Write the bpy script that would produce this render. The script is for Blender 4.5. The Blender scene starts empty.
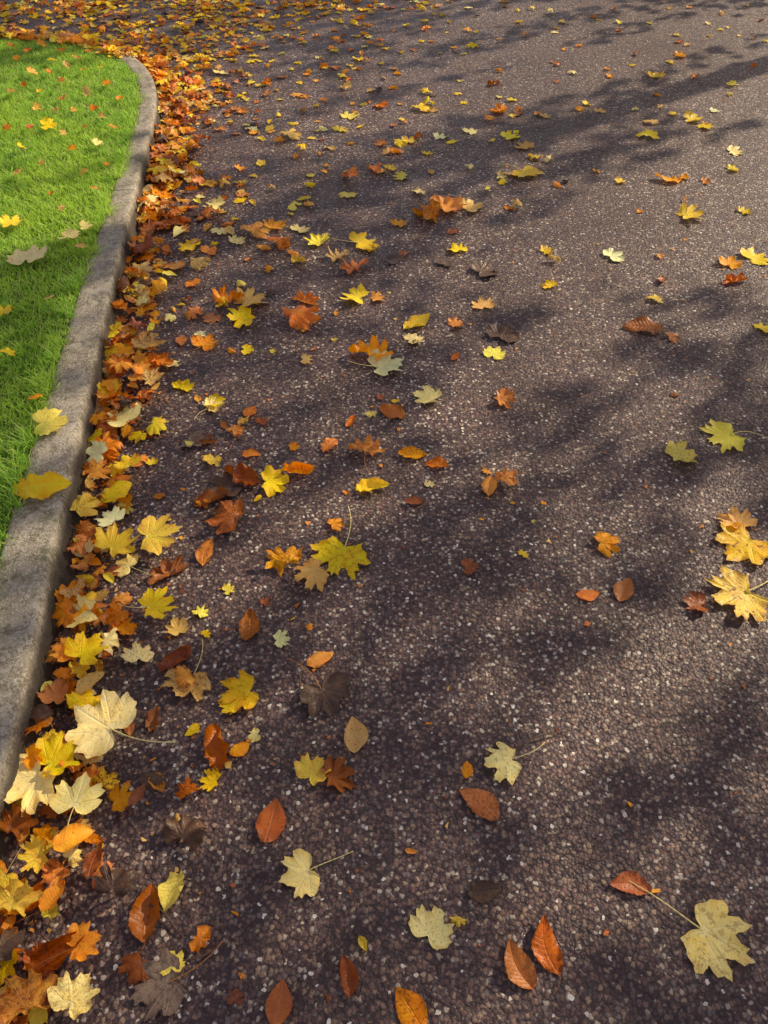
import bpy, math, random, bmesh
import numpy as np
from mathutils import Vector, Euler, Matrix

random.seed(7); rng = np.random.default_rng(7)
scene = bpy.context.scene
COL = scene.collection
scene.view_settings.view_transform = 'Standard'
scene.view_settings.look = 'None'
scene.view_settings.exposure = 0

# ------------------------------------------------------------ camera survey
H = 1.5; PITCH = math.radians(47); F = 754.0
CT, ST = math.cos(PITCH), math.sin(PITCH)
def G(u, v, z=0.0):
    dx = (u-384)/F; dy = (512-v)/F
    fw = CT+dy*ST; dn = ST-dy*CT
    t = (H-z)/dn
    return dx*t, fw*t, t/F          # x, y, metres per pixel
def proj(x, y, z=0.0):
    dz = z-H
    depth = y*CT - dz*ST
    up = y*ST + dz*CT
    return 384+F*x/depth, 512-F*up/depth, depth

cam_d = bpy.data.cameras.new("camera"); cam = bpy.data.objects.new("camera", cam_d)
COL.objects.link(cam); scene.camera = cam
cam.location = (0, 0, H); cam.rotation_euler = (math.pi/2-PITCH, 0, 0)
cam_d.sensor_fit = 'VERTICAL'; cam_d.sensor_height = 36; cam_d.lens = 36*F/1024
cam_d.clip_start = 0.05; cam_d.clip_end = 1000

# ------------------------------------------------------------ light
EL = math.radians(33); AZ = math.radians(55)
DIR = np.array([math.sin(AZ), math.cos(AZ)]); PERP = np.array([-DIR[1], DIR[0]])
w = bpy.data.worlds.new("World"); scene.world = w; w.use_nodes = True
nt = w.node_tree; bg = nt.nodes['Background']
sky = nt.nodes.new('ShaderNodeTexSky'); sky.sky_type = 'NISHITA'; sky.sun_disc = False
sky.sun_elevation = EL; sky.sun_rotation = AZ
sky_fill = nt.nodes.new('ShaderNodeMix'); sky_fill.data_type = 'RGBA'; sky_fill.blend_type = 'ADD'   # warm constant added to the sky as fill light for the shade
sky_fill.inputs[0].default_value = 1.0
nt.links.new(sky.outputs[0], sky_fill.inputs[6]); sky_fill.inputs[7].default_value = (2.4, 1.60, 1.1, 1)
nt.links.new(sky_fill.outputs[2], bg.inputs[0]); bg.inputs[1].default_value = 0.100
sl = bpy.data.lights.new("sun", 'SUN'); so = bpy.data.objects.new("sun", sl); COL.objects.link(so)
sl.energy = 5.0; sl.angle = math.radians(0.5); sl.color = (1.0, 0.83, 0.60)
sv = Vector((DIR[0]*math.cos(EL), DIR[1]*math.cos(EL), math.sin(EL)))
so.rotation_euler = sv.to_track_quat('Z', 'Y').to_euler(); so.location = (10, 8, 9)

# ------------------------------------------------------------ node helper
class N:
    def __init__(s, name):
        s.m = bpy.data.materials.new(name); s.m.use_nodes = True
        s.t = s.m.node_tree; s.t.nodes.clear()
        s.out = s.t.nodes.new('ShaderNodeOutputMaterial')
    def n(s, typ, ins=None, **kw):
        nd = s.t.nodes.new(typ)
        for k, v in kw.items(): setattr(nd, k, v)
        for k, v in (ins or {}).items(): s.set(nd, k, v)
        return nd
    def set(s, nd, k, v):
        i = nd.inputs[k]
        if isinstance(v, bpy.types.NodeSocket): s.t.links.new(v, i)
        else: i.default_value = v
    def math(s, op, a, b=0.0, c=None, clamp=False):
        nd = s.n('ShaderNodeMath', {0: a, 1: b}, operation=op, use_clamp=clamp)
        if c is not None: s.set(nd, 2, c)
        return nd.outputs[0]
    def sm(s, x, a, b, lo=0.0, hi=1.0):
        nd = s.n('ShaderNodeMapRange', {'Value': x, 'From Min': a, 'From Max': b, 'To Min': lo, 'To Max': hi})
        nd.interpolation_type = 'SMOOTHSTEP'
        return nd.outputs[0]
    def mix(s, f, a, b, bt='MIX'):
        nd = s.n('ShaderNodeMix', data_type='RGBA', blend_type=bt)
        s.set(nd, 0, f); s.set(nd, 6, a); s.set(nd, 7, b)
        return nd.outputs[2]
    def noise(s, vec, sc, det=3, rough=.55, w=None):
        nd = s.n('ShaderNodeTexNoise')
        if w is not None: nd.noise_dimensions = '4D'; s.set(nd, 'W', w)
        s.set(nd, 'Vector', vec); s.set(nd, 'Scale', sc); s.set(nd, 'Detail', det); s.set(nd, 'Roughness', rough)
        return nd.outputs[0]
    def ramp(s, f, stops, interp='LINEAR'):
        nd = s.n('ShaderNodeValToRGB', {0: f}); r = nd.color_ramp; r.interpolation = interp
        while len(r.elements) < len(stops): r.elements.new(0.5)
        for e, (p, c) in zip(r.elements, stops): e.position = p; e.color = (*c, 1)
        return nd.outputs[0]
    def attr(s, name, out='Fac'):
        return s.n('ShaderNodeAttribute', attribute_name=name).outputs[out]
def C(r, g, b): return (r, g, b, 1)

# ------------------------------------------------------------ materials
def road_material():
    a = N("exposed_aggregate_asphalt")
    pos = a.n('ShaderNodeTexCoord').outputs['Object']
    wn = a.n('ShaderNodeTexNoise', {'Vector': pos, 'Scale': 120.0, 'Detail': 1.0}).outputs['Color']
    wv = a.n('ShaderNodeVectorMath', {0: wn, 1: (.5, .5, .5)}, operation='SUBTRACT').outputs[0]
    wv = a.n('ShaderNodeVectorMath', {0: wv, 'Scale': .009}, operation='SCALE').outputs[0]
    p = a.n('ShaderNodeVectorMath', {0: pos, 1: wv}, operation='ADD').outputs[0]
    v1 = a.n('ShaderNodeTexVoronoi', {'Vector': p, 'Scale': 124.0})
    sep = a.n('ShaderNodeSeparateColor', {0: v1.outputs['Color']})
    r1, r2 = sep.outputs[0], sep.outputs[1]
    big = a.noise(pos, .9, 3); mid = a.noise(pos, 7.0, 3)
    r1b = a.math('ADD', r1, a.math('MULTIPLY', a.math('SUBTRACT', big, .5), .45), clamp=True)
    stone = a.ramp(r1b, [(0, (.076, .046, .047)), (.20, (.120, .073, .069)), (.42, (.165, .098, .084)), (.60, (.175, .135, .125)),
                         (.72, (.235, .150, .112)), (.84, (.32, .225, .155)), (.91, (.42, .35, .28)), (.965, (.58, .50, .40))], 'CONSTANT')
    gap = a.sm(v1.outputs['Distance'], .40, .64, 0, .8)
    col = a.mix(gap, stone, C(.045, .030, .033))
    v2 = a.n('ShaderNodeTexVoronoi', {'Vector': p, 'Scale': 88.0})
    s2 = a.n('ShaderNodeSeparateColor', {0: v2.outputs['Color']})
    d2 = v2.outputs['Distance']; sz2 = a.math('MULTIPLY', s2.outputs[1], .26)
    chipm = a.math('MULTIPLY', a.math('GREATER_THAN', a.math('ADD', s2.outputs[0], a.math('MULTIPLY', a.math('SUBTRACT', mid, .5), .4)), .875),
                   a.sm(d2, a.math('ADD', .13, sz2), a.math('ADD', .21, sz2), 1, 0))
    chipc = a.ramp(s2.outputs[2], [(0, (.68, .62, .53)), (.28, (.50, .41, .31)), (.58, (.40, .30, .21)), (.86, (.80, .76, .68))], 'CONSTANT')
    col = a.mix(chipm, col, chipc)
    tone = a.sm(a.noise(pos, 1.6, 4, .65), .3, .7, .80, 1.15)
    tn = a.n('ShaderNodeCombineColor', {0: tone, 1: tone, 2: tone}).outputs[0]
    col = a.mix(1.0, col, tn, 'MULTIPLY')
    h = a.math('SUBTRACT', 1.0, a.math('MULTIPLY', v1.outputs['Distance'], v1.outputs['Distance']))
    h = a.math('MULTIPLY', h, a.math('ADD', .45, a.math('MULTIPLY', r2, .8)))
    h = a.math('ADD', h, a.math('MULTIPLY', chipm, .5))
    bump = a.n('ShaderNodeBump', {'Height': h, 'Strength': .85, 'Distance': .0036}).outputs[0]
    rough = a.sm(mid, .3, .7, .44, .62)
    b = a.n('ShaderNodeBsdfPrincipled', {'Base Color': col, 'Roughness': rough, 'Normal': bump})
    b.inputs['Specular IOR Level'].default_value = .32
    a.t.links.new(b.outputs[0], a.out.inputs[0]); return a.m

def kerb_material():
    a = N("weathered_concrete")
    pos = a.n('ShaderNodeTexCoord').outputs['Object']
    n1 = a.noise(pos, 5, 5, .65); n2 = a.noise(pos, 45, 5, .75); n3 = a.noise(pos, 190, 3)
    col = a.ramp(n1, [(.3, (.235, .20, .15)), (.5, (.37, .325, .25)), (.68, (.50, .45, .35))])
    col = a.mix(a.sm(n2, .37, .55, .7, 0), col, C(.115, .095, .068))
    v = a.n('ShaderNodeTexVoronoi', {'Vector': pos, 'Scale': 190.0})
    col = a.mix(a.math('MULTIPLY', a.math('GREATER_THAN', a.n('ShaderNodeSeparateColor', {0: v.outputs['Color']}).outputs[0], .80), .5), col, C(.58, .54, .44))
    col = a.mix(a.sm(a.noise(pos, 9, 5, .65), .54, .65, 0, .65), col, C(.115, .115, .048))
    col = a.mix(a.sm(a.noise(pos, 26, 3), .61, .69, 0, .5), col, C(.56, .54, .45))
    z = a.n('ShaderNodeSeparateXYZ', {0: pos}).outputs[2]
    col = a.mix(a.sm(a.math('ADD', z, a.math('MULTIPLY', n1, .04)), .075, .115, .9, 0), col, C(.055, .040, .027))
    h = a.math('ADD', a.math('MULTIPLY', n2, 1.0), a.math('MULTIPLY', n3, 1.2))
    bump = a.n('ShaderNodeBump', {'Height': h, 'Strength': .9, 'Distance': .005}).outputs[0]
    b = a.n('ShaderNodeBsdfPrincipled', {'Base Color': col, 'Roughness': .85, 'Normal': bump})
    a.t.links.new(b.outputs[0], a.out.inputs[0]); return a.m

def turf_material(name="turf"):
    a = N(name)
    pos = a.n('ShaderNodeTexCoord').outputs['Object']
    n1 = a.noise(pos, 60, 4); n2 = a.noise(pos, 2.5, 4)
    col = a.ramp(n1, [(.35, (.06, .08, .015)), (.55, (.14, .22, .03)), (.7, (.22, .33, .05))])
    col = a.mix(a.sm(n2, .45, .7, 0, .4), col, C(.12, .10, .04))
    bump = a.n('ShaderNodeBump', {'Height': n1, 'Strength': 1.0, 'Distance': .02}).outputs[0]
    b = a.n('ShaderNodeBsdfPrincipled', {'Base Color': col, 'Roughness': .9, 'Normal': bump})
    a.t.links.new(b.outputs[0], a.out.inputs[0]); return a.m

def blade_material():
    a = N("grass_blade")
    pos = a.n('ShaderNodeTexCoord').outputs['Object']
    r = a.attr('rnd'); hh = a.attr('hh')
    col = a.ramp(r, [(0, (.24, .48, .07)), (.45, (.42, .72, .08)), (.8, (.62, .90, .14)), (.92, (.74, .84, .24)), (.96, (.74, .64, .32))])
    col = a.mix(a.sm(a.noise(pos, 2.2, 3), .4, .62, 0, .55), col, C(.60, .82, .10))
    col = a.mix(a.sm(a.noise(pos, 14, 3), .56, .72, 0, .45), col, C(.24, .44, .06))
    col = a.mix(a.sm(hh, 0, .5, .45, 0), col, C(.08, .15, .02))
    b = a.n('ShaderNodeBsdfPrincipled', {'Base Color': col, 'Roughness': .5})
    b.inputs['Specular IOR Level'].default_value = .35
    tr = a.n('ShaderNodeBsdfTranslucent', {'Color': col})
    m = a.n('ShaderNodeMixShader', {0: .5, 1: b.outputs[0], 2: tr.outputs[0]})
    a.t.links.new(m.outputs[0], a.out.inputs[0]); return a.m

def leaf_material(name, base, second, brown=(.22, .09, .02), mott=.5, spots=.4, edge=.4, vein=None, rough=.45, trans=.25, vstr=.5):
    a = N(name)
    lc = a.attr('lc', 'Vector')
    oi = a.n('ShaderNodeObjectInfo').outputs['Random']
    r = a.math('FRACT', a.math('ADD', a.attr('rnd'), oi))
    W = a.math('MULTIPLY', r, 60.0)
    col = a.mix(a.sm(a.noise(lc, 2.2, 2, w=W), .5-.22*mott, .5+.25, 0, 1), C(*base), C(*second))
    er = a.attr('er')
    en = a.math('ADD', er, a.math('MULTIPLY', a.math('SUBTRACT', a.noise(lc, 5, 2, w=W), .5), .9))
    col = a.mix(a.sm(en, .75, 1.1, 0, edge), col, C(*brown))
    vd = a.attr('vd'); va = a.attr('va')
    s = a.math('FRACT', a.math('MULTIPLY', a.math('SUBTRACT', va, a.math('MULTIPLY', vd, .9)), 7.0))
    sec = a.math('MULTIPLY', a.sm(a.math('ABSOLUTE', a.math('SUBTRACT', s, .5)), 0, .13, 1, 0), .5)
    main = a.sm(vd, .006, .026, 1, 0)
    vm = a.math('MAXIMUM', main, sec)
    vc = vein or tuple(min(1, c*1.25+.06) for c in base)
    col = a.mix(a.math('MULTIPLY', vm, vstr), col, C(*vc))
    sn = a.noise(lc, 9, 4, .65, w=W)
    thr = a.math('ADD', .50, a.math('MULTIPLY', a.math('FRACT', a.math('MULTIPLY', r, 5.1)), .14))
    col = a.mix(a.sm(sn, thr, a.math('ADD', thr, .06), 0, spots), col, C(*[c*.6 for c in brown]))
    hs = a.n('ShaderNodeHueSaturation', {'Color': col})
    a.set(hs, 'Hue', a.sm(r, 0, 1, .492, .506))
    a.set(hs, 'Value', a.math('ADD', .9, a.math('MULTIPLY', a.math('FRACT', a.math('MULTIPLY', r, 7.3)), .28)))
    a.set(hs, 'Saturation', a.math('ADD', .92, a.math('MULTIPLY', a.math('FRACT', a.math('MULTIPLY', r, 3.7)), .16)))
    col = hs.outputs[0]
    h = a.math('ADD', a.math('MULTIPLY', vm, -.6), a.math('MULTIPLY', sn, .8))
    bump = a.n('ShaderNodeBump', {'Height': h, 'Strength': .6, 'Distance': .003}).outputs[0]
    b = a.n('ShaderNodeBsdfPrincipled', {'Base Color': col, 'Roughness': rough, 'Normal': bump})
    b.inputs['Specular IOR Level'].default_value = .35
    tr = a.n('ShaderNodeBsdfTranslucent', {'Color': col, 'Normal': bump})
    m = a.n('ShaderNodeMixShader', {0: trans, 1: b.outputs[0], 2: tr.outputs[0]})
    a.t.links.new(m.outputs[0], a.out.inputs[0]); return a.m

MAT = {
 'Y': leaf_material("yellow_leaf", (1.0, .74, .012), (1.0, .58, .01), brown=(.72, .28, .02), spots=.45, edge=.4, trans=.2),
 'L': leaf_material("lemon_yellow_leaf", (1.0, .86, .09), (.98, .80, .09), brown=(.62, .36, .04), spots=.45, edge=.25, trans=.2),
 'P': leaf_material("pale_cream_leaf", (1.0, .86, .32), (1.0, .78, .20), brown=(.64, .38, .09), spots=.5, edge=.4, vein=(1, .94, .50), trans=.12),
 'G': leaf_material("pale_green_leaf", (.90, .92, .40), (.98, .92, .42), brown=(.55, .40, .12), spots=.35, edge=.2, vein=(1, .98, .6), trans=.12),
 'O': leaf_material("orange_leaf", (1.0, .37, .008), (1.0, .50, .012), brown=(.50, .13, .012), spots=.6, edge=.55),
 'B': leaf_material("russet_leaf", (.80, .22, .010), (.94, .36, .012), brown=(.30, .08, .012), spots=.6, edge=.55, rough=.36),
 'C': leaf_material("chestnut_leaf", (.46, .125, .014), (.60, .18, .016), brown=(.18, .052, .012), spots=.6, edge=.5, rough=.32, trans=.12),
 'M': leaf_material("mottled_gold_leaf", (.98, .64, .04), (.88, .44, .04), brown=(.42, .16, .03), spots=.85, edge=.6),
 'T': leaf_material("tan_leaf", (.88, .52, .12), (.96, .64, .19), brown=(.38, .16, .03), spots=.65, edge=.5),
 'R': leaf_material("red_brown_leaf", (.32, .088, .020), (.48, .15, .024), brown=(.14, .045, .014), spots=.5, edge=.5, rough=.32),
 'D': leaf_material("dark_brown_leaf", (.085, .045, .028), (.16, .080, .040), brown=(.045, .024, .014), spots=.4, edge=.4, rough=.38, trans=.05),
 'A': leaf_material("grey_brown_leaf", (.27, .19, .135), (.36, .25, .16), brown=(.11, .065, .04), spots=.5, edge=.4, trans=.08),
}
def simple_mat(name, col, rough=.6):
    a = N(name); pos = a.n('ShaderNodeTexCoord').outputs['Object']
    n1 = a.noise(pos, 30, 4)
    c = a.mix(a.sm(n1, .3, .7), C(*[x*.7 for x in col]), C(*[min(1, x*1.2) for x in col]))
    bump = a.n('ShaderNodeBump', {'Height': n1, 'Strength': .5, 'Distance': .01}).outputs[0]
    b = a.n('ShaderNodeBsdfPrincipled', {'Base Color': c, 'Roughness': rough, 'Normal': bump})
    a.t.links.new(b.outputs[0], a.out.inputs[0]); return a.m
STALK = {'pale': simple_mat("pale_stalk", (.96, .74, .28), .5), 'dark': simple_mat("brown_stalk", (.45, .18, .04), .5)}
TWIG = simple_mat("twig_bark", (.12, .07, .045), .8)
BARK = simple_mat("bark", (.10, .08, .06), .9)

# ------------------------------------------------------------ mesh helper
def mesh_np(name, V, T, attrs=None, smooth=True):
    me = bpy.data.meshes.new(name)
    V = np.asarray(V, dtype=np.float32); T = np.asarray(T, dtype=np.int32)
    me.vertices.add(len(V)); me.vertices.foreach_set('co', V.ravel())
    me.loops.add(T.size); me.loops.foreach_set('vertex_index', T.ravel())
    me.polygons.add(len(T)); me.polygons.foreach_set('loop_start', np.arange(len(T), dtype=np.int32)*T.shape[1])
    me.update(calc_edges=True)
    if smooth: me.polygons.foreach_set('use_smooth', np.ones(len(T), dtype=bool))
    for k, d in (attrs or {}).items():
        d = np.asarray(d, dtype=np.float32)
        if d.ndim == 2:
            at = me.attributes.new(k, 'FLOAT_VECTOR', 'POINT'); at.data.foreach_set('vector', d.ravel())
        else:
            at = me.attributes.new(k, 'FLOAT', 'POINT'); at.data.foreach_set('value', d)
    return me
def add(name, me, mat=None, **props):
    o = bpy.data.objects.new(name, me); COL.objects.link(o)
    if mat: me.materials.append(mat)
    for k, v in props.items(): o[k] = v
    return o

# ------------------------------------------------------------ kerb line
K = np.array([(-.62, -40), (-.66, -12), (-.68, -5), (-.69, -2), (-.70, -.5), (-.705, .2), (-.72, .494), (-.735, .74), (-.80, 1.23), (-.845, 1.565),
              (-.97, 2.54), (-1.08, 3.49), (-1.16, 4.15), (-1.28, 4.62), (-1.50, 5.0), (-1.86, 5.25), (-2.45, 5.40), (-3.5, 5.47), (-6, 5.55), (-14, 5.65), (-60, 5.85)])
def catmull(P, step):
    out = []
    Pp = np.vstack([2*P[0]-P[1], P, 2*P[-1]-P[-2]])
    for i in range(1, len(Pp)-2):
        p0, p1, p2, p3 = Pp[i-1:i+3]
        L = np.linalg.norm(p2-p1)
        t0 = 0; t1 = t0+np.sqrt(np.linalg.norm(p1-p0)); t2 = t1+np.sqrt(L); t3 = t2+np.sqrt(np.linalg.norm(p3-p2))
        st = step if (abs(p1[1]) < 9 and p1[0] > -8) else .4
        for k in range(max(1, int(L/st))):
            t = t1+(t2-t1)*k/max(1, int(L/st))
            A1 = (t1-t)/(t1-t0)*p0+(t-t0)/(t1-t0)*p1; A2 = (t2-t)/(t2-t1)*p1+(t-t1)/(t2-t1)*p2; A3 = (t3-t)/(t3-t2)*p2+(t-t2)/(t3-t2)*p3
            B1 = (t2-t)/(t2-t0)*A1+(t-t0)/(t2-t0)*A2; B2 = (t3-t)/(t3-t1)*A2+(t-t1)/(t3-t1)*A3
            out.append((t2-t)/(t2-t1)*B1+(t-t1)/(t2-t1)*B2)
    out.append(P[-1]); return np.array(out)
KL = catmull(K, .02)
seg = np.linalg.norm(np.diff(KL, axis=0), axis=1); ARC = np.concatenate([[0], np.cumsum(seg)])
def at_arc(s):
    p = np.stack([np.interp(s, ARC, KL[:, 0]), np.interp(s, ARC, KL[:, 1])], 1)
    e = .02
    q = np.stack([np.interp(s+e, ARC, KL[:, 0]), np.interp(s+e, ARC, KL[:, 1])], 1)
    r = np.stack([np.interp(s-e, ARC, KL[:, 0]), np.interp(s-e, ARC, KL[:, 1])], 1)
    t = q-r; t /= np.linalg.norm(t, axis=1)[:, None]
    return p, np.stack([t[:, 1], -t[:, 0]], 1)
near = KL[(KL[:, 1] > -3) & (KL[:, 0] > -9)]
tn = np.gradient(near, axis=0); tn /= np.linalg.norm(tn, axis=1)[:, None]; nn = np.stack([tn[:, 1], -tn[:, 0]], 1)
def kerb_dist(P):
    P = np.atleast_2d(P); out = np.empty(len(P))
    for i in range(0, len(P), 4000):
        d = P[i:i+4000, None, :]-near[None]
        j = np.argmin((d**2).sum(2), 1)
        out[i:i+4000] = (d[np.arange(len(j)), j]*nn[j]).sum(1)
    return out
def kwid(y): return .142-.038*np.clip((y-1.3)/2.2, 0, 1)   # visible width narrows where turf has grown over the back edge

# ground / road / lawn / kerb
gm = mesh_np("ground", [(-250, -250, -.02), (250, -250, -.02), (250, 250, -.02), (-250, 250, -.02)], [(0, 1, 2), (0, 2, 3)])
add("ground", gm, turf_material("verge_turf"), kind="structure", label="rough grassy ground beyond the tarmac road", category="ground")
s = np.concatenate([np.arange(0, ARC[-1], .35)]); p, n = at_arc(s)
V = np.concatenate([np.c_[p-n*.03, np.zeros(len(p))], np.c_[p+n*5.6, np.zeros(len(p))]]); m = len(p)
T = [(i, i+m, i+1) for i in range(m-1)]+[(i+1, i+m, i+m+1) for i in range(m-1)]
add("road", mesh_np("road", V, T), road_material(), kind="structure", label="reddish purple tarmac road with exposed pale stone chips", category="road")
p, n = at_arc(np.arange(0, ARC[-1], .3))
bm = bmesh.new(); vs = [bm.verts.new((x, y, .088)) for x, y in p-n*.085]
vs.append(bm.verts.new((-60, -40, .088))); bm.faces.new(vs); bmesh.ops.triangulate(bm, faces=bm.faces)
bmesh.ops.recalc_face_normals(bm, faces=bm.faces)
me = bpy.data.meshes.new("lawn"); bm.to_mesh(me); bm.free()
add("lawn", me, turf_material("lawn_turf"), kind="structure", label="lawn soil raised behind the concrete kerb", category="lawn")
s_all = np.arange(28, ARC[-1]-45, .016)
joints = np.arange(28.55, ARC[-1]-45, 1.83)
s_all = np.unique(np.concatenate([s_all]+[joints+d for d in (-.004, -.002, .002, .004)]))
p, n = at_arc(s_all)
dj = np.min(np.abs(s_all[:, None]-joints[None]), 1)
prof = np.array([(0, -.05), (.0, .0), (.006, .03), (.010, .06), (.013, .086), (.016, .096), (.021, .0998), (.05, .1), (.078, .1005), (.105, .1), (.132, .099), (.143, .093), (.149, .08), (.15, .0), (.15, -.05)])
V = []
def sm1(s, k, ph): return np.sin(s*k+ph)
chip = np.convolve(rng.normal(0, 1, len(s_all)), np.ones(5)/5, 'same')
kws = kwid(p[:, 1])/.15
for i, (a_, z_) in enumerate(prof):
    groove = np.where(dj < .003, .003, 0)
    wob = .0006*sm1(s_all, 5, i*.3)+rng.normal(0, .0004, len(s_all))+.003*np.maximum(chip-.65, 0)*(i in (4, 5, 6))*4
    top = 1 if z_ > .05 else .5
    off = a_*kws+(wob+(groove if a_ < .07 else -groove))*top
    zz = z_+(rng.normal(0, .0003, len(s_all))+.0006*sm1(s_all, 3.3, .1*i))*(z_ > .04)-(groove if z_ > .07 else 0)-.008*np.maximum(chip-.65, 0)*(i in (4, 5, 6))
    xy = p-n*off[:, None]; V.append(np.c_[xy, zz])
M = len(prof); L = len(s_all); V = np.stack(V, 1).reshape(-1, 3)
ii, jj = np.meshgrid(np.arange(L-1), np.arange(M-1), indexing='ij'); a0 = (ii*M+jj).ravel()
T = np.stack([a0, a0+1, a0+M+1, a0+M], 1)
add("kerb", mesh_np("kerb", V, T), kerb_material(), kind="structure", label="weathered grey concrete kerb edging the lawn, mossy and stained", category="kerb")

# ------------------------------------------------------------ grass blades
def grass(nb, x0, x1, y0, y1, hs, tuft=False):
    P = np.c_[rng.uniform(x0, x1, nb), rng.uniform(y0, y1, nb)]
    d = kerb_dist(P)
    edge = kwid(P[:, 1])-.002-.024*(.5+.5*np.sin(P[:, 1]*11+2*np.sin(P[:, 1]*4.3)))**2-.016*(np.sin(P[:, 1]*47+P[:, 1]**2*9) > .2)
    k_ = d < -edge
    if tuft: k_ &= (d > -edge-.04) & (np.sin(P[:, 1]*13+1)+np.sin(P[:, 1]*29) > -.1)
    P = P[k_]; n = len(P)
    clump = .5+.5*np.sin(P[:, 0]*23+np.sin(P[:, 1]*17)*2)*np.sin(P[:, 1]*19+np.sin(P[:, 0]*13)*2)
    h = rng.uniform(.5, 1.35, n)*hs*(.75+.45*clump); wd = rng.uniform(.0013, .0024, n)
    ang = rng.uniform(0, 2*np.pi, n); lean = rng.uniform(.3, 1.4, n)*h
    la = rng.uniform(0, 2*np.pi, n)
    wx, wy = np.cos(ang)*wd, np.sin(ang)*wd; lx, ly = np.cos(la)*lean, np.sin(la)*lean
    z0 = .086
    v = np.zeros((n, 5, 3))
    v[:, 0] = np.c_[P[:, 0]-wx, P[:, 1]-wy, np.full(n, z0)]; v[:, 1] = np.c_[P[:, 0]+wx, P[:, 1]+wy, np.full(n, z0)]
    v[:, 2] = np.c_[P[:, 0]+wx*.8+lx*.35, P[:, 1]+wy*.8+ly*.35, z0+h*.6]; v[:, 3] = np.c_[P[:, 0]-wx*.8+lx*.35, P[:, 1]-wy*.8+ly*.35, z0+h*.6]
    v[:, 4] = np.c_[P[:, 0]+lx, P[:, 1]+ly, z0+h]
    b = np.arange(n)[:, None]*5
    T = np.concatenate([b+np.array([0, 1, 2]), b+np.array([0, 2, 3]), b+np.array([3, 2, 4])])
    rr = np.repeat(rng.uniform(0, 1, n), 5); hh = np.tile([0, 0, .6, .6, 1.], n)
    return v.reshape(-1, 3), T, rr, hh
parts = [grass(260000, -3.0, -.8, .6, 5.6, .024), grass(30000, -6, -3.0, -.5, 5.7, .030), grass(40000, -1.4, -.8, .8, 4.2, .050, True)]
offs = np.cumsum([0]+[len(q[0]) for q in parts[:-1]])
add("grass", mesh_np("grass", np.concatenate([q[0] for q in parts]), np.concatenate([q[1]+o for q, o in zip(parts, offs)]),
    {'rnd': np.concatenate([q[2] for q in parts]), 'hh': np.concatenate([q[3] for q in parts])}, smooth=False),
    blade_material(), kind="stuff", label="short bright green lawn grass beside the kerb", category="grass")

# ------------------------------------------------------------ leaf templates
HALF = [(0, 1.03), (.05, .88), (.17, .86), (.15, .74), (.16, .64), (.23, .54), (.32, .62), (.38, .72), (.64, .84), (.57, .66), (.69, .60), (.58, .47),
        (.51, .37), (.59, .35), (.71, .39), (.90, .26), (.70, .15), (.66, .01), (.53, -.03), (.45, -.10), (.44, -.25), (.26, -.18), (.12, -.13), (.03, -.03)]
SYC = [(0, 1.03), (.09, .88), (.20, .84), (.22, .72), (.26, .65), (.31, .57), (.38, .61), (.47, .68), (.62, .75), (.62, .61), (.70, .52), (.65, .40),
       (.60, .30), (.66, .28), (.80, .24), (.74, .11), (.73, -.02), (.61, -.09), (.54, -.16), (.44, -.24), (.31, -.25), (.20, -.21), (.10, -.13), (.03, -.03)]
VEINS = [(0, 1), (.62, .79), (-.62, .79), (.86, .25), (-.86, .25), (.43, -.24), (-.43, -.24)]
def deform(V, r, curl, er):
    x, y, z = V[:, 0].copy(), V[:, 1].copy(), V[:, 2].copy()
    rad = np.sqrt(x*x+(y-.3)**2)
    for _ in range(3):
        f1, f2 = r.uniform(2, 8, 2); p1, p2 = r.uniform(0, 6.3, 2)
        z += (.022+.045*curl)*np.sin(f1*x+p1)*np.cos(f2*y+p2)*np.clip(rad*1.4, .2, 1.3)
    th = np.arctan2(x, y-.2)
    z += (.025+.09*curl)*np.sin(th*r.integers(4, 9)+r.uniform(0, 6.3))*(er**3)
    z += r.uniform(-.02, .09)*(.6+curl)*er**3
    phi = r.uniform(-.7, .7)+(np.pi/2 if r.random() < .35 else 0)
    k = (.2+1.9*curl)*r.uniform(.7, 1.2)*(1 if r.random() < .7 else -1)
    c, s_ = np.cos(phi), np.sin(phi)
    q = x*c+(y-.3)*s_; t = -x*s_+(y-.3)*c
    ang = q*k
    q2 = np.sin(ang)/k - z*np.sin(ang); z2 = (1-np.cos(ang))/k + z*np.cos(ang)
    return np.c_[q2*c-t*s_, q2*s_+t*c+.3, z2]
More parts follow.
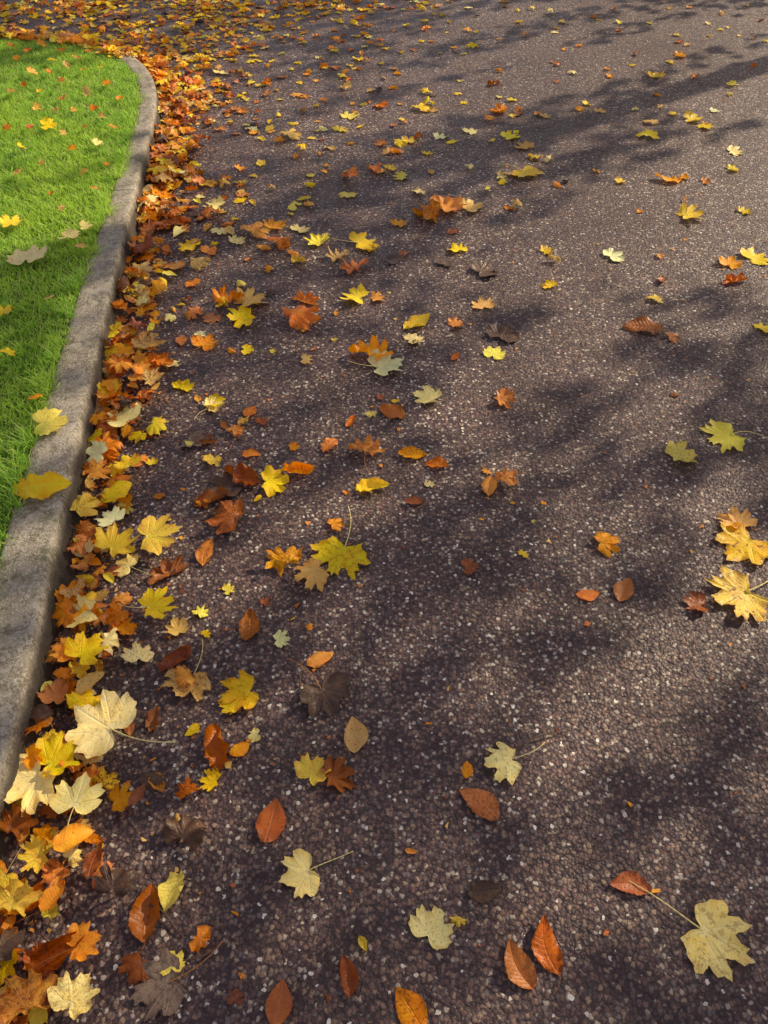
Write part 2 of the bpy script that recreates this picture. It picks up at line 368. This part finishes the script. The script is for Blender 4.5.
def maple(seed, curl, lo=False, deep=True):
    r = np.random.default_rng(seed)
    mixf = r.uniform(.35, .90) if deep else r.uniform(-.2, .25)
    half = np.array(SYC)*(1-mixf)+np.array(HALF)*mixf
    wsc = r.uniform(.86, 1.06)
    def side(sg):
        h = half*np.array([sg*wsc*r.uniform(.94, 1.04), 1.0])*(1+r.normal(0, .035, (len(half), 1)))
        if curl > .3 and r.random() < .35:          # a torn or eaten lobe
            j = r.integers(8, 20); h[j:j+2] *= r.uniform(.62, .85)
        return h
    R, Lh = side(1), side(-1)
    R[0] = Lh[0] = (r.normal(0, .03), r.uniform(.90, 1.05))
    outl = np.concatenate([R, Lh[::-1][:-1]])
    k = 1 if lo else 3
    pts = []
    for i in range(len(outl)):
        a_, b_ = outl[i], outl[(i+1) % len(outl)]
        for j in range(k):
            q = a_+(b_-a_)*j/k
            if j: q = q+r.normal(0, .006, 2)
            pts.append(q)
    O = np.array(pts)
    c0 = np.array([0, .12]); rings = [.35, .7, 1.0] if lo else [.12, .26, .4, .54, .68, .8, .9, 1.0]
    V = [np.r_[c0, 0]]; er = [0]
    for f in rings:
        for q in O:
            V.append(np.r_[c0+(q-c0)*f, 0]); er.append(f)
    V = np.array(V); er = np.array(er); n = len(O); T = []
    for i in range(n): T.append((0, 1+(i+1) % n, 1+i))
    for a_ in range(len(rings)-1):
        o1, o2 = 1+a_*n, 1+(a_+1)*n
        for i in range(n):
            j = (i+1) % n; T += [(o1+i, o1+j, o2+j), (o1+i, o2+j, o2+i)]
    lc = V.copy()
    best = np.full(len(V), 9.); va = np.zeros(len(V))
    for vx, vy in VEINS:
        l = math.hypot(vx, vy); dx, dy = vx/l, vy/l
        al = V[:, 0]*dx+V[:, 1]*dy; pr = np.abs(V[:, 0]*dy-V[:, 1]*dx)
        pr = np.where(al > 0, pr, np.hypot(V[:, 0], V[:, 1]))
        m_ = pr < best; best = np.where(m_, pr, best); va = np.where(m_, al, va)
    V[:, 2] += .06*np.minimum(best, .15)*(1 if r.random() < .6 else -1)
    V = deform(V, r, curl, er)
    return V/1.65, np.array(T), {'lc': lc, 'vd': best, 'va': va, 'er': er}
def beech(seed, curl, lo=False, deep=True):
    r = np.random.default_rng(seed)
    nu, nv = (6, 2) if lo else (18, 5)
    V = []; er = []; vd = []; va = []
    wd = r.uniform(.26, .35); bend = r.uniform(-.12, .12)
    for i in range(nu+1):
        t = i/nu; hw = wd*(math.sin(math.pi*min(1, t**.85)))**.85*(1-.12*t)
        if t > .999 or t < .001: hw = .004
        for j in range(-nv, nv+1):
            q = j/nv
            sc = 1+(.025*(1 if i % 2 else -1)*(abs(q) == 1))
            V.append((q*hw*sc+bend*math.sin(math.pi*t), t-.02, .012*math.sin(i*2.6)*abs(q))); er.append(max(abs(q), abs(2*t-1)**3)); vd.append(abs(q*hw)); va.append(t)
    V = np.array(V); er = np.array(er); W_ = 2*nv+1; T = []
    for i in range(nu):
        for j in range(W_-1):
            a_ = i*W_+j; T += [(a_, a_+1, a_+W_+1), (a_, a_+W_+1, a_+W_)]
    lc = V*1.5; vd = np.array(vd)
    V[:, 2] += vd*r.uniform(.0, .5)
    V = deform(V, r, curl*.9, er)
    return V, np.array(T), {'lc': lc, 'vd': vd, 'va': np.array(va)*1.6, 'er': er}
def tube(pts, rad, sides=6):
    pts = np.array(pts, float); n = len(pts); V = []
    for i in range(n):
        t = pts[min(i+1, n-1)]-pts[max(i-1, 0)]; t /= np.linalg.norm(t)+1e-9
        u = np.cross(t, (0, 0, 1.)) if abs(t[2]) < .9 else np.cross(t, (1., 0, 0)); u /= np.linalg.norm(u); v = np.cross(t, u)
        for k in range(sides):
            a_ = 2*math.pi*k/sides; V.append(pts[i]+rad[i]*(math.cos(a_)*u+math.sin(a_)*v))
    F_ = []
    for i in range(n-1):
        for k in range(sides):
            k2 = (k+1) % sides; F_.append((i*sides+k, i*sides+k2, (i+1)*sides+k2, (i+1)*sides+k))
    return np.array(V), np.array(F_)

NV = 12   # even variants deeply lobed, odd variants broad
TPL = {}; LO = {}
for kind, fn, nm in (('m', maple, 'maple_leaf'), ('b', beech, 'beech_leaf')):
    for cc, cv in ((0, .08), (1, .34), (2, 1.05)):
        TPL[kind, cc] = []; LO[kind, cc] = []
        for k in range(NV):
            V, T, at = fn(100*cc+k+(50 if kind == 'b' else 0), cv, False, k % 2 == 0)
            me = mesh_np(nm, V, T, at); me.materials.append(MAT['Y'])
            TPL[kind, cc].append((me, V))
            LO[kind, cc].append(fn(100*cc+k+(50 if kind == 'b' else 0)+17, cv, True, k % 2 == 0))
STK = []
for k in range(4):
    r = np.random.default_rng(k+900); c1, c2 = r.uniform(-.25, .25, 2); Ls = [.55, .8, .95, .7][k]
    ts = np.linspace(0, 1, 9)
    pts = np.c_[c1*ts**2+c2*ts**3*.6, -Ls*ts+.02, .012+.04*np.sin(ts*3)]
    V, F4 = tube(pts, .010-.004*ts+.006*(ts > .93), 6)
    me = mesh_np("stalk", V, F4); me.materials.append(STALK['pale']); STK.append(me)

def rotm(rx, ry, rz): return np.array(Euler((rx, ry, rz)).to_matrix())
CNAME = {'Y': 'bright yellow', 'L': 'lemon yellow', 'P': 'pale cream', 'G': 'pale greenish', 'O': 'orange', 'B': 'russet', 'C': 'chestnut', 'M': 'mottled gold', 'T': 'tan', 'R': 'red-brown', 'D': 'dark brown', 'A': 'grey-brown'}
ncount = {'m': 0, 'b': 0}
def place(kind, col, x, y, z, size, ang, cc, tilt=.08, stalk=None, where="on the tarmac road", var=None, flip=False):
    k = random.randrange(NV) if var is None else var
    me, V = TPL[kind, cc][k]
    rx, ry = random.gauss(0, tilt), random.gauss(0, tilt)
    if flip: rx += math.pi
    R = rotm(rx, ry, ang); zz = (V@R.T)[:, 2]*size
    nm = 'maple_leaf' if kind == 'm' else 'beech_leaf'
    o = bpy.data.objects.new(nm, me); COL.objects.link(o)
    o.location = (x, y, z+.0015-zz.min()); o.rotation_euler = (rx, ry, ang); o.scale = (size,)*3
    o.material_slots[0].link = 'OBJECT'; o.material_slots[0].material = MAT[col]
    st = ['flat', 'wavy', 'curled'][cc]
    o['label'] = f"{st} {CNAME[col]} {'maple' if kind=='m' else 'beech'} leaf {where}"
    o['category'] = "leaf"; o['group'] = "autumn leaves fallen along the road"
    if stalk is not None:
        so_ = bpy.data.objects.new("stalk", STK[stalk % 4]); COL.objects.link(so_)
        so_.parent = o
        so_.scale = (1,)*3 if kind == 'm' else (.5,)*3
        so_.material_slots[0].link = 'OBJECT'; so_.material_slots[0].material = STALK['pale' if col in 'YLPGTM' else 'dark']
    ncount[kind] += 1
    return o

HL = [
(300,873,52,'m','P',205,0,2),(432,926,50,'m','P',60,0,None,1),(716,938,86,'m','P',-35,0,2,2),(630,886,40,'b','C',175,0,None),
(551,944,50,'b','C',100,1,0),(521,962,46,'b','C',115,0,None),(410,1008,42,'b','B',125,1,None),(346,975,36,'b','R',100,1,None),
(279,1002,38,'b','C',80,1,None),(487,890,36,'b','D',10,0,None),(478,803,46,'b','C',140,0,None),(503,762,48,'m','P',190,1,1),
(271,820,42,'b','C',80,1,None),(148,912,52,'b','C',95,1,0),(160,985,68,'m','A',200,1,1),(88,948,42,'m','O',30,1,2),
(80,1000,52,'m','P',70,1,None),(82,803,56,'m','P',85,0,1,5),(105,730,84,'m','P',150,0,1,3),(62,765,56,'m','Y',40,1,None),
(33,790,76,'m','P',230,1,None),(313,770,40,'m','Y',60,1,None),(353,733,38,'b','T',95,0,None),(337,775,46,'m','R',20,1,None),
(325,695,58,'m','D',300,1,1),(240,693,52,'m','M',200,1,None),(187,683,54,'m','T',250,1,1),(216,750,40,'b','C',100,2,None),
(160,612,48,'m','Y',30,0,0),(90,657,48,'m','Y',60,1,None),(86,622,44,'m','P',200,1,None),(247,624,34,'b','C',90,1,None),
(281,638,24,'m','G',10,0,None),(320,657,28,'b','O',30,1,None),(228,588,16,'m','L',30,1,None),(340,556,64,'m','Y',250,0,1,4),
(312,575,46,'m','T',210,1,None),(285,562,36,'m','O',120,2,None),(208,552,30,'b','B',80,1,None),(160,542,56,'m','Y',20,0,None),
(120,550,54,'m','M',60,1,None),(168,572,38,'m','R',120,2,None),(114,525,32,'m','G',140,0,None),(85,515,40,'m','Y',70,1,None),
(589,592,24,'b','B',10,0,None),(625,588,30,'b','C',60,0,None),(737,594,76,'m','M',200,0,1,0),(744,545,68,'m','M',220,0,None,3),
(738,520,42,'m','T',100,1,None),(697,602,34,'m','R',160,1,None),(606,543,34,'m','O',10,1,None),(490,485,26,'b','O',80,1,None),
(505,480,24,'m','O',30,2,None),(373,487,32,'b','Y',10,1,None),(335,523,22,'m','O',40,1,None),(274,480,40,'m','Y',10,1,None),
(243,480,34,'b','R',160,2,None),(224,488,44,'m','D',200,1,None),(297,470,28,'b','O',10,2,None),(413,453,28,'b','O',0,0,None),
(437,464,22,'b','B',170,1,None),(367,450,32,'m','O',80,2,1),(330,444,24,'b','B',60,1,None),(725,436,50,'m','L',200,0,0),
(682,455,40,'m','L',10,1,None),(504,398,32,'m','B',340,1,None),(392,411,28,'b','C',150,1,None),(428,396,36,'m','P',160,1,None),
(385,365,46,'m','G',20,1,0),(372,354,38,'m','O',80,2,None),(414,338,26,'m','P',20,0,None),(417,321,32,'b','Y',40,1,None),
(456,323,20,'m','O',30,1,None),(495,352,27,'m','L',60,0,None),(503,334,36,'m','D',60,0,None),(483,303,28,'m','T',100,0,None),
(355,296,36,'m','Y',160,1,None),(377,297,20,'m','O',20,1,None),(643,328,38,'b','R',170,1,None),(672,336,20,'m','C',20,1,None),
(550,284,18,'m','Y',120,1,None),(485,270,36,'m','D',30,0,None),(447,205,46,'m','O',30,1,None),(428,215,34,'m','B',160,2,None),
(472,207,32,'m','T',30,1,None),(527,173,38,'m','Y',300,0,1),(614,255,26,'m','G',30,0,None),(547,250,18,'m','Y',30,1,None),
(690,215,34,'m','Y',10,1,None),(655,298,18,'m','Y',60,1,None),(730,262,30,'m','O',60,1,None),(755,256,34,'m','Y',30,0,None),
(735,280,24,'m','B',100,2,None),(745,210,18,'m','Y',30,1,None),(765,327,22,'m','Y',30,0,None),(363,242,38,'m','Y',30,0,0),
(318,240,32,'m','L',140,1,None),(395,258,24,'m','D',140,0,None),(355,268,30,'m','B',100,2,None),(338,256,24,'m','T',100,2,None),
(300,320,42,'m','B',30,2,None),(250,300,42,'m','T',40,1,None),(242,317,40,'m','Y',200,1,None),(205,342,34,'m','O',70,1,0),
(228,300,30,'m','B',70,2,None),(247,348,18,'m','Y',0,0,None),(306,358,18,'m','T',0,0,None),(213,405,26,'m','P',40,1,1),(125,425,44,'m','P',150,1,None),
(150,352,38,'m','T',60,1,None),(155,386,30,'m','T',30,1,None),(113,395,30,'m','Y',70,1,None),(183,385,26,'m','Y',70,1,None),(410,140,20,'m','Y',70,1,None),
(441,136,18,'m','G',70,1,None),(648,135,24,'m','Y',70,1,None),(600,110,14,'m','T',70,0,None),(545,115,14,'m','T',70,1,None),
(510,135,26,'m','L',30,0,None),(525,145,26,'m','T',130,0,None),(660,255,12,'m','O',0,1,None),(668,178,26,'b','O',160,1,None),(640,210,10,'m','O',0,1,None),
(620,180,14,'m','Y',0,1,None),(733,168,16,'m','Y',0,1,None),(706,180,14,'m','B',0,1,None),(693,118,26,'m','Y',0,1,None),(735,150,22,'m','P',0,0,None),
(420,108,22,'m','Y',60,1,None),(350,115,24,'m','L',60,0,None),(340,128,20,'m','Y',60,0,None),(445,262,20,'m','D',60,0,None),(390,167,16,'m','Y',60,1,None),
(400,142,20,'m','Y',10,1,None),(427,152,14,'m','Y',60,1,None),(610,75,12,'m','O',0,1,None),(655,75,22,'m','Y',60,1,None),(680,55,16,'m','O',0,1,None),
(500,110,24,'m','O',160,1,None),(470,130,18,'m','P',60,0,None),(290,135,26,'m','T',60,1,None),(275,225,30,'m','O',60,1,None),(280,245,26,'m','B',60,2,None),
(255,232,34,'m','O',60,1,None),(237,240,22,'m','P',60,1,None),(300,228,22,'m','P',60,0,None),(210,250,22,'m','B',60,1,None),(215,205,26,'m','P',160,1,None),
(262,420,18,'m','R',60,1,None),(205,440,24,'m','R',60,1,None),(250,410,18,'b','B',60,1,None),(235,430,20,'m','B',60,2,None),(455,355,12,'b','B',60,1,None),
(350,420,16,'b','B',60,1,None),(305,300,26,'m','B',60,2,None),(230,520,42,'m','C',160,2,None),(210,500,30,'b','R',20,2,None),(265,600,14,'m','R',60,1,None),
(205,632,12,'m','Y',60,1,None),(185,835,44,'m','D',80,2,None),(175,890,30,'b','L',250,2,None),(467,768,18,'b','O',80,1,None),
(153,720,22,'b','R',80,2,None),(58,900,30,'b','O',60,1,None),(20,905,48,'m','Y',100,2,None),(60,960,48,'b','R',40,2,None),(30,1005,60,'m','O',130,2,None),
(8,960,50,'m','D',130,2,None),(100,865,30,'b','R',80,1,None),(80,845,36,'b','O',30,1,None),(140,800,22,'b','R',60,1,None),(120,890,40,'m','D',80,2,None),
(470,565,24,'m','R',10,0,None),(415,500,20,'b','R',10,0,None),(40,860,40,'m','Y',200,1,None),(20,830,44,'m','R',90,2,None),(60,700,40,'m','B',90,1,None),(75,600,36,'m','O',90,1,None),
(100,480,34,'m','O',20,1,None),(130,470,30,'m','Y',120,1,None),(110,455,30,'m','B',50,2,None),(120,500,34,'b','Y',50,1,None),(175,660,34,'b','R',50,2,None),(95,690,30,'b','T',50,1,None),
]
for row in HL:
    (u, v, wpx, kd, c, ang, cc, stk), var = row[:8], (row[8] if len(row) > 8 else None)
    x, y, mpp = G(u, v, .01)
    wm = wpx*mpp
    drift = kerb_dist([(x, y)])[0] < .24
    size = wm*1.0 if kd == 'm' else wm*1.05
    a_ = math.radians(ang-90)
    cx, cy = (.28/1.6 if kd == 'm' else .5)*size*-math.sin(a_), (.28/1.6 if kd == 'm' else .5)*size*math.cos(a_)
    place(kd, c, x-cx, y-cy, .034 if drift else 0, size*(1.04 if cc == 1 else 1.2 if cc == 2 else 1), a_, cc, .05, stk,
          where="in the kerbside leaf drift" if drift else "on the tarmac road", var=var)
for (u, v, wpx, kd, c, ang, cc, hh) in [
 (42,426,42,'m','L',20,0,.101),(15,495,52,'b','Y',15,1,.101),(27,262,44,'m','P',90,0,.114),(65,238,26,'m','P',0,1,.114),(12,226,28,'m','Y',90,1,.114),
 (5,315,24,'m','Y',90,1,.114),(8,357,16,'m','Y',90,1,.114),(83,228,16,'m','P',20,1,.114),(95,146,16,'m','P',20,1,.114),(70,150,12,'m','O',20,1,.114),
 (45,128,20,'m','Y',20,1,.114),(30,75,14,'m','O',20,1,.114),(85,95,12,'m','T',20,1,.114),(15,175,14,'m','T',0,1,.114),(60,100,14,'m','O',0,1,.114),
 (35,110,12,'m','T',0,1,.114),(105,85,14,'m','O',20,1,.114),(20,150,12,'m','Y',20,1,.114),(75,60,12,'m','O',20,1,.114),(50,195,10,'m','B',20,1,.114),(110,130,10,'b','B',20,1,.114),
 (25,52,12,'m','B',20,1,.114),(50,62,12,'m','Y',20,1,.114),(92,110,12,'m','B',20,1,.114),(60,82,10,'m','B',20,1,.114),(10,95,14,'m','T',20,1,.114),(38,92,10,'m','Y',20,1,.114),(118,100,12,'m','O',20,1,.114),
 (5,130,12,'m','B',20,1,.114),(80,175,10,'b','T',20,1,.114),(28,400,14,'b','O',20,1,.114),(45,300,10,'b','T',20,1,.114),(15,60,10,'m','O',20,1,.114),(65,68,10,'m','T',20,1,.114),(100,70,10,'m','Y',20,1,.114),
 (40,48,12,'m','O',20,1,.114),(8,47,12,'m','B',20,1,.114),(60,52,12,'m','B',20,1,.114),(82,72,10,'m','O',20,1,.114),(48,75,10,'m','B',20,1,.114),(22,86,10,'m','B',20,1,.114),(72,112,10,'m','Y',20,1,.114),(52,112,10,'b','B',20,1,.114),(100,118,10,'m','T',20,1,.114),
 (75,250,12,'b','T',20,1,.114),(60,210,10,'m','T',20,1,.114),(90,190,10,'b','O',20,1,.114),(40,165,10,'m','T',20,1,.114),(105,165,10,'m','O',20,1,.114),(28,128,10,'m','B',20,1,.114),(62,135,10,'m','T',20,1,.114),(84,128,10,'m','B',20,1,.114)]:
    x, y, mpp = G(u, v, hh)
    place(kd, c, x, y, hh, wpx*mpp*1.1, math.radians(ang-90), cc, .25 if (hh > .11 and wpx < 40) else .04, None, where="on the concrete kerb" if hh < .11 else "on the green lawn")

# ------------------------------------------------------------ random scatter
n0 = 150000
P = np.c_[rng.uniform(-6, 5, n0), rng.uniform(-1.5, 8.5, n0)]
d = kerb_dist(P); ok = (d > -.12) & (d < 5.4) & ((d > .01) | (P[:, 1] > 4.9)); P = P[ok]; d = d[ok]
area = 11*10; dens0 = n0/area
up = np.clip((P[:, 1]-2.4)/2.4, 0, 1)
clus = .5+.5*np.sin(P[:, 0]*5.1+1.3*np.sin(P[:, 1]*3.3))*np.sin(P[:, 1]*4.7+P[:, 0]*2)
da = np.abs(d)
strip = 1340*np.exp(-(da/(.10+.08*up))**2)*(.85+.3*clus)
fan = (160*np.exp(-da/(.32+.18*up)))*(.35+1.3*clus)*(1+.7*up)
fx = np.clip((P[:, 1]-4.4-.42*np.clip(P[:, 0]+1.3, 0, 9))/2.2, 0, 1)
far = 540*fx**1.5*np.clip(.85-.48*np.clip(P[:, 0]+1.1, 0, 9), 0, 1)*(.4+.9*clus)
base = 2.6+20.0*up*np.exp(-np.clip(P[:, 0]-.2, 0, 9)/.8)*(.4+clus)+5*up
keep = rng.uniform(0, 1, len(P)) < (strip+fan+far+base)/dens0
P = P[keep]; d = d[keep]; up = up[keep]; print("scatter", len(P))
items = []
for (x, y), dd, uu in zip(P, d, up):
    kd = 'm' if random.random() < .52 else 'b'
    if dd < .3+.2*uu and y < 4.5: c = random.choices('YLPGOBTRDACM', [10, 3, 6, 1, 27, 26, 12, 9, 5, 1, 11, 4])[0]
    elif y > 4.4 and x < .3: c = random.choices('YLPGOBTRDC', [44, 8, 5, 1, 27, 17, 8, 5, 2, 5])[0]
    else: c = random.choices('YLPGOBTRDC', [38, 9, 8, 1, 24, 12, 8, 4, 2, 5])[0]
    sz = random.uniform(.050, .102) if kd == 'm' else random.uniform(.036, .068)
    if dd < .3 and kd == 'm' and y > 1.6 and random.random() < .35: sz *= 1.2
    if y < 1.6: sz *= .85
    if dd > .45 and y < 2.6: sz *= .5
    if y > 4: sz *= .95
    stack = .042*math.exp(-(dd/(.12+.1*uu))**2)*random.random() if dd > 0 else .10
    cc = random.choices([0, 1, 2], [3, 5, 4])[0] if c in 'OBRTDACM' else random.choices([0, 1, 2], [3, 5, 1])[0]
    tilt = .08+.24*math.exp(-abs(dd)/.12)
    u_, v_, dep = proj(x, y, 0)
    vis = -40 < u_ < 808 and -20 < v_ < 1060 and dep > .2
    items.append((sz/dep if vis else 0, kd, c, x, y, stack, sz, random.uniform(0, 6.283), cc, tilt, dd))
items.sort(key=lambda t: -t[0]-.000001)
rest = []
for it in items:
    _, kd, c, x, y, stack, sz, ang, cc, tilt, dd = it
    if it[0] > 0 and ncount[kd] < 298:
        place(kd, c, x, y, stack, sz, ang, cc, tilt, random.randrange(4) if (random.random() < .25 and sz > .06) else None,
              where="in the kerbside leaf drift" if dd < .3 else "on the tarmac road", flip=random.random() < .25)
    else: rest.append(it)
print("individual", ncount, "rest", len(rest))
VV, TT, MI = [], [], []; AT = {'lc': [], 'vd': [], 'va': [], 'er': [], 'rnd': []}; off = 0
keys = list(MAT.keys())
for it in rest:
    _, kd, c, x, y, stack, sz, ang, cc, tilt, dd = it
    V, T, at = LO[kd, cc][random.randrange(NV)]
    R = rotm(random.gauss(0, tilt)+(math.pi if random.random() < .25 else 0), random.gauss(0, tilt), ang)
    W_ = (V@R.T)*sz; W_ = W_+np.array([x, y, stack+.0015-W_[:, 2].min()])
    VV.append(W_); TT.append(T+off); off += len(V); MI.append(np.full(len(T), keys.index(c)))
    for k in ('lc', 'vd', 'va', 'er'): AT[k].append(at[k])
    AT['rnd'].append(np.full(len(V), random.random()))
nC = 8000
Pc = np.c_[rng.uniform(-4, 3, nC*6), rng.uniform(-.5, 7, nC*6)]; dc = kerb_dist(Pc)
kk = (dc > 0) & (rng.uniform(0, 1, len(dc)) < .04+.96*np.exp(-dc/.2)); Pc = Pc[kk][:nC]
for x, y in Pc:
    n_ = 5; a_ = np.sort(rng.uniform(0, 6.28, n_)); rr = rng.uniform(.3, 1, n_)*rng.uniform(.003, .012)
    V = np.c_[np.cos(a_)*rr, np.sin(a_)*rr, rng.uniform(0, .003, n_)]
    VV.append(V+np.array([x, y, .002])); TT.append(np.array([(0, 1, 2), (0, 2, 3), (0, 3, 4)])+off); off += n_
    MI.append(np.full(3, keys.index(random.choice('BBTRCDDO'))))
    AT['lc'].append(V*20); AT['vd'].append(np.full(n_, .1)); AT['va'].append(np.full(n_, .1)); AT['er'].append(np.full(n_, .3)); AT['rnd'].append(np.full(n_, random.random()))
me = mesh_np("leaf_litter", np.concatenate(VV), np.concatenate(TT), {k: np.concatenate(v) for k, v in AT.items()})
for k in keys: me.materials.append(MAT[k])
me.polygons.foreach_set('material_index', np.concatenate(MI).astype(np.int32))
add("leaf_litter", me, None, kind="stuff", label="drift of small brown, orange and yellow leaf litter", category="leaf litter")

# ------------------------------------------------------------ twigs
for k, (u0, v0, u1, v1_) in enumerate([(515, 752, 566, 727), (120, 400, 160, 412), (180, 965, 225, 945), (300, 690, 298, 665), (215, 190, 222, 178), (60, 480, 85, 500), (150, 905, 185, 935)]):
    x0, y0, _ = G(u0, v0); x1, y1, _ = G(u1, v1_); ts = np.linspace(0, 1, 8); L_ = math.hypot(x1-x0, y1-y0)
    px = np.c_[ts*L_, .05*L_*np.sin(ts*5+k), .002+.006*np.sin(ts*3.14)]
    V, F4 = tube(px, .0022-.0012*ts, 6)
    o = add("twig", mesh_np("twig", V, F4), TWIG, label="thin dark brown twig lying on the tarmac road", category="twig", group="twigs dropped among the leaves")
    o.location = (x0, y0, .002); o.rotation_euler = (0, 0, math.atan2(y1-y0, x1-x0))

# ------------------------------------------------------------ roadside trees that cast the dappled shade
LIT = [ # along sun direction a, across c, sigma a, sigma c, amp
 (3.8, 3.50, 2.3, .23, 1.6), (3.6, 3.95, 1.7, .10, 1.2), (0.8, 4.35, 1.4, .66, 1.8), (.35, 3.25, .6, .28, 1.3), (3.5, 1.78, 1.60, .50, 2.0), (5.0, 2.3, 1.3, .70, 1.8), (1.45, 1.40, .50, .17, 1.2),
 (1.15, .39, .42, .10, 1.5), (.62, .13, .24, .05, 1.3), (5.0, 4.5, 1.7, .16, 1.3), (0.0, 5.4, .8, .25, .8), (2.7, .58, .9, .13, 1.2),
 (1.9, .20, .5, .05, 1.0), (4.6, 5.0, 1.2, .09, .9)]
nL = 90000
Q = np.c_[rng.uniform(-5, 7.5, nL), rng.uniform(-3.5, 8, nL)]
qa = Q[:, 0]+.25*np.sin(Q[:, 1]*7.3)+.12*np.sin(Q[:, 1]*17+Q[:, 0])
qc = Q[:, 1]+.035*np.sin(Q[:, 0]*2.1+1)
lit = np.zeros(nL)
for a_, c_, sa, sc, am in LIT:
    lit = np.maximum(lit, am*np.exp(-(((qa-a_)/sa)**2+((qc-c_)/sc)**2)**1.4))
# feathered, streaky fringes along the light direction
st = (np.sin(Q[:, 1]*31+1.0*np.sin(Q[:, 0]*.8)+2)+.7*np.sin(Q[:, 1]*53+.8*np.sin(Q[:, 0]*1.1)))*(.7+.3*np.sin(Q[:, 0]*1.3+Q[:, 1]*5))
lit2 = lit+.26*st*np.clip(lit*4, 0, 1)
nz = .5+.5*np.sin(Q[:, 1]*13+np.sin(Q[:, 0]*.8)*1.5)
want = np.clip(1.05-1.5*lit2, 0, 1)*(.92+.2*nz)
keep = rng.uniform(0, 1, nL) < want*.31
Q = Q[keep]; lq = lit[keep]; n = len(Q)
DT = 9.0
D = DT+rng.uniform(-1.3, 1.3, n)
z = (D-Q[:, 0])*math.tan(EL)
PX = DIR[None]*D[:, None]+PERP[None]*Q[:, 1][:, None]
LV = np.c_[PX, z]
TREES = [2.85, -1.6, 6.9]
a = N("crown_foliage"); r_ = a.attr('rnd')
cc_ = a.ramp(r_, [(0, (.12, .12, .02)), (.4, (.30, .20, .02)), (.8, (.35, .13, .02)), (1, (.10, .10, .02))])
b_ = a.n('ShaderNodeBsdfPrincipled', {'Base Color': cc_, 'Roughness': .6}); a.t.links.new(b_.outputs[0], a.out.inputs[0]); FOL = a.m
near_t = np.argmin(np.abs(Q[:, 1][:, None]-np.array(TREES)[None]), 1)
shape = np.array([(0, -.5), (.35, -.3), (.5, .05), (.2, .2), (0, .55), (-.2, .2), (-.5, .05), (-.35, -.3)])
for ti, tc in enumerate(TREES):
    bx, by = DIR*DT+PERP*tc
    e = bpy.data.objects.new("broadleaf_tree", None); COL.objects.link(e); e.location = (bx, by, -.02)
    e['label'] = "roadside broadleaf tree with thinning autumn crown"; e['category'] = "tree"; e['group'] = "trees lining the road"
    mk = near_t == ti
    L_ = LV[mk]-np.array([bx, by, 0]); lk = lq[mk]
    n = len(L_); S = rng.uniform(.06, .13, n)*1.08
    VVt = np.zeros((n, 8, 3))
    for i in range(n):
        Rm = rotm(rng.normal(.9, .5), rng.normal(0, .5), rng.uniform(0, 6.28))
        v3 = np.c_[shape, .08*shape[:, 0]**2]*S[i]
        VVt[i] = v3@Rm.T+L_[i]
    b = np.arange(n)[:, None]*8; T = np.concatenate([b+np.array([0, k, k+1]) for k in range(1, 7)])
    me = mesh_np("crown", VVt.reshape(-1, 3), T, {'rnd': np.repeat(rng.uniform(0, 1, n), 8)}, smooth=False)
    o = add("crown", me, FOL); o.parent = e
    hgt = 8.2; ts = np.linspace(0, 1, 12)
    V0, F0 = tube(np.c_[.10*np.sin(ts*3+ti), .08*np.sin(ts*4), ts*hgt], .13*(1-ts)**.8+.012, 10); vs_, fs_ = [V0], [F0]; o_ = len(V0)
    dk = np.where(lk < .1)[0]
    cand_ = rng.choice(dk, 160, replace=False)
    order = np.argsort(np.abs(Q[mk][cand_][:, 1]-tc))
    sel = L_[cand_[order[:16]]]
    for tgt in sel:
        h0 = max(1.4, min(tgt[2]*.75, 7.0)); p0 = np.array([.10*math.sin(h0/hgt*3+ti), .08*math.sin(h0/hgt*4), h0])
        tt = np.linspace(0, 1, 7)[:, None]; pts = p0+(tgt-p0)*tt+np.array([0, 0, .35])*np.sin(tt*3.14)
        V0, F0 = tube(pts, .018*(1-tt[:, 0])+.004, 6); vs_.append(V0); fs_.append(F0+o_); o_ += len(V0)
    o = add("trunk", mesh_np("trunk", np.concatenate(vs_), np.concatenate(fs_)), BARK); o.parent = e
print("canopy leaves", len(LV))
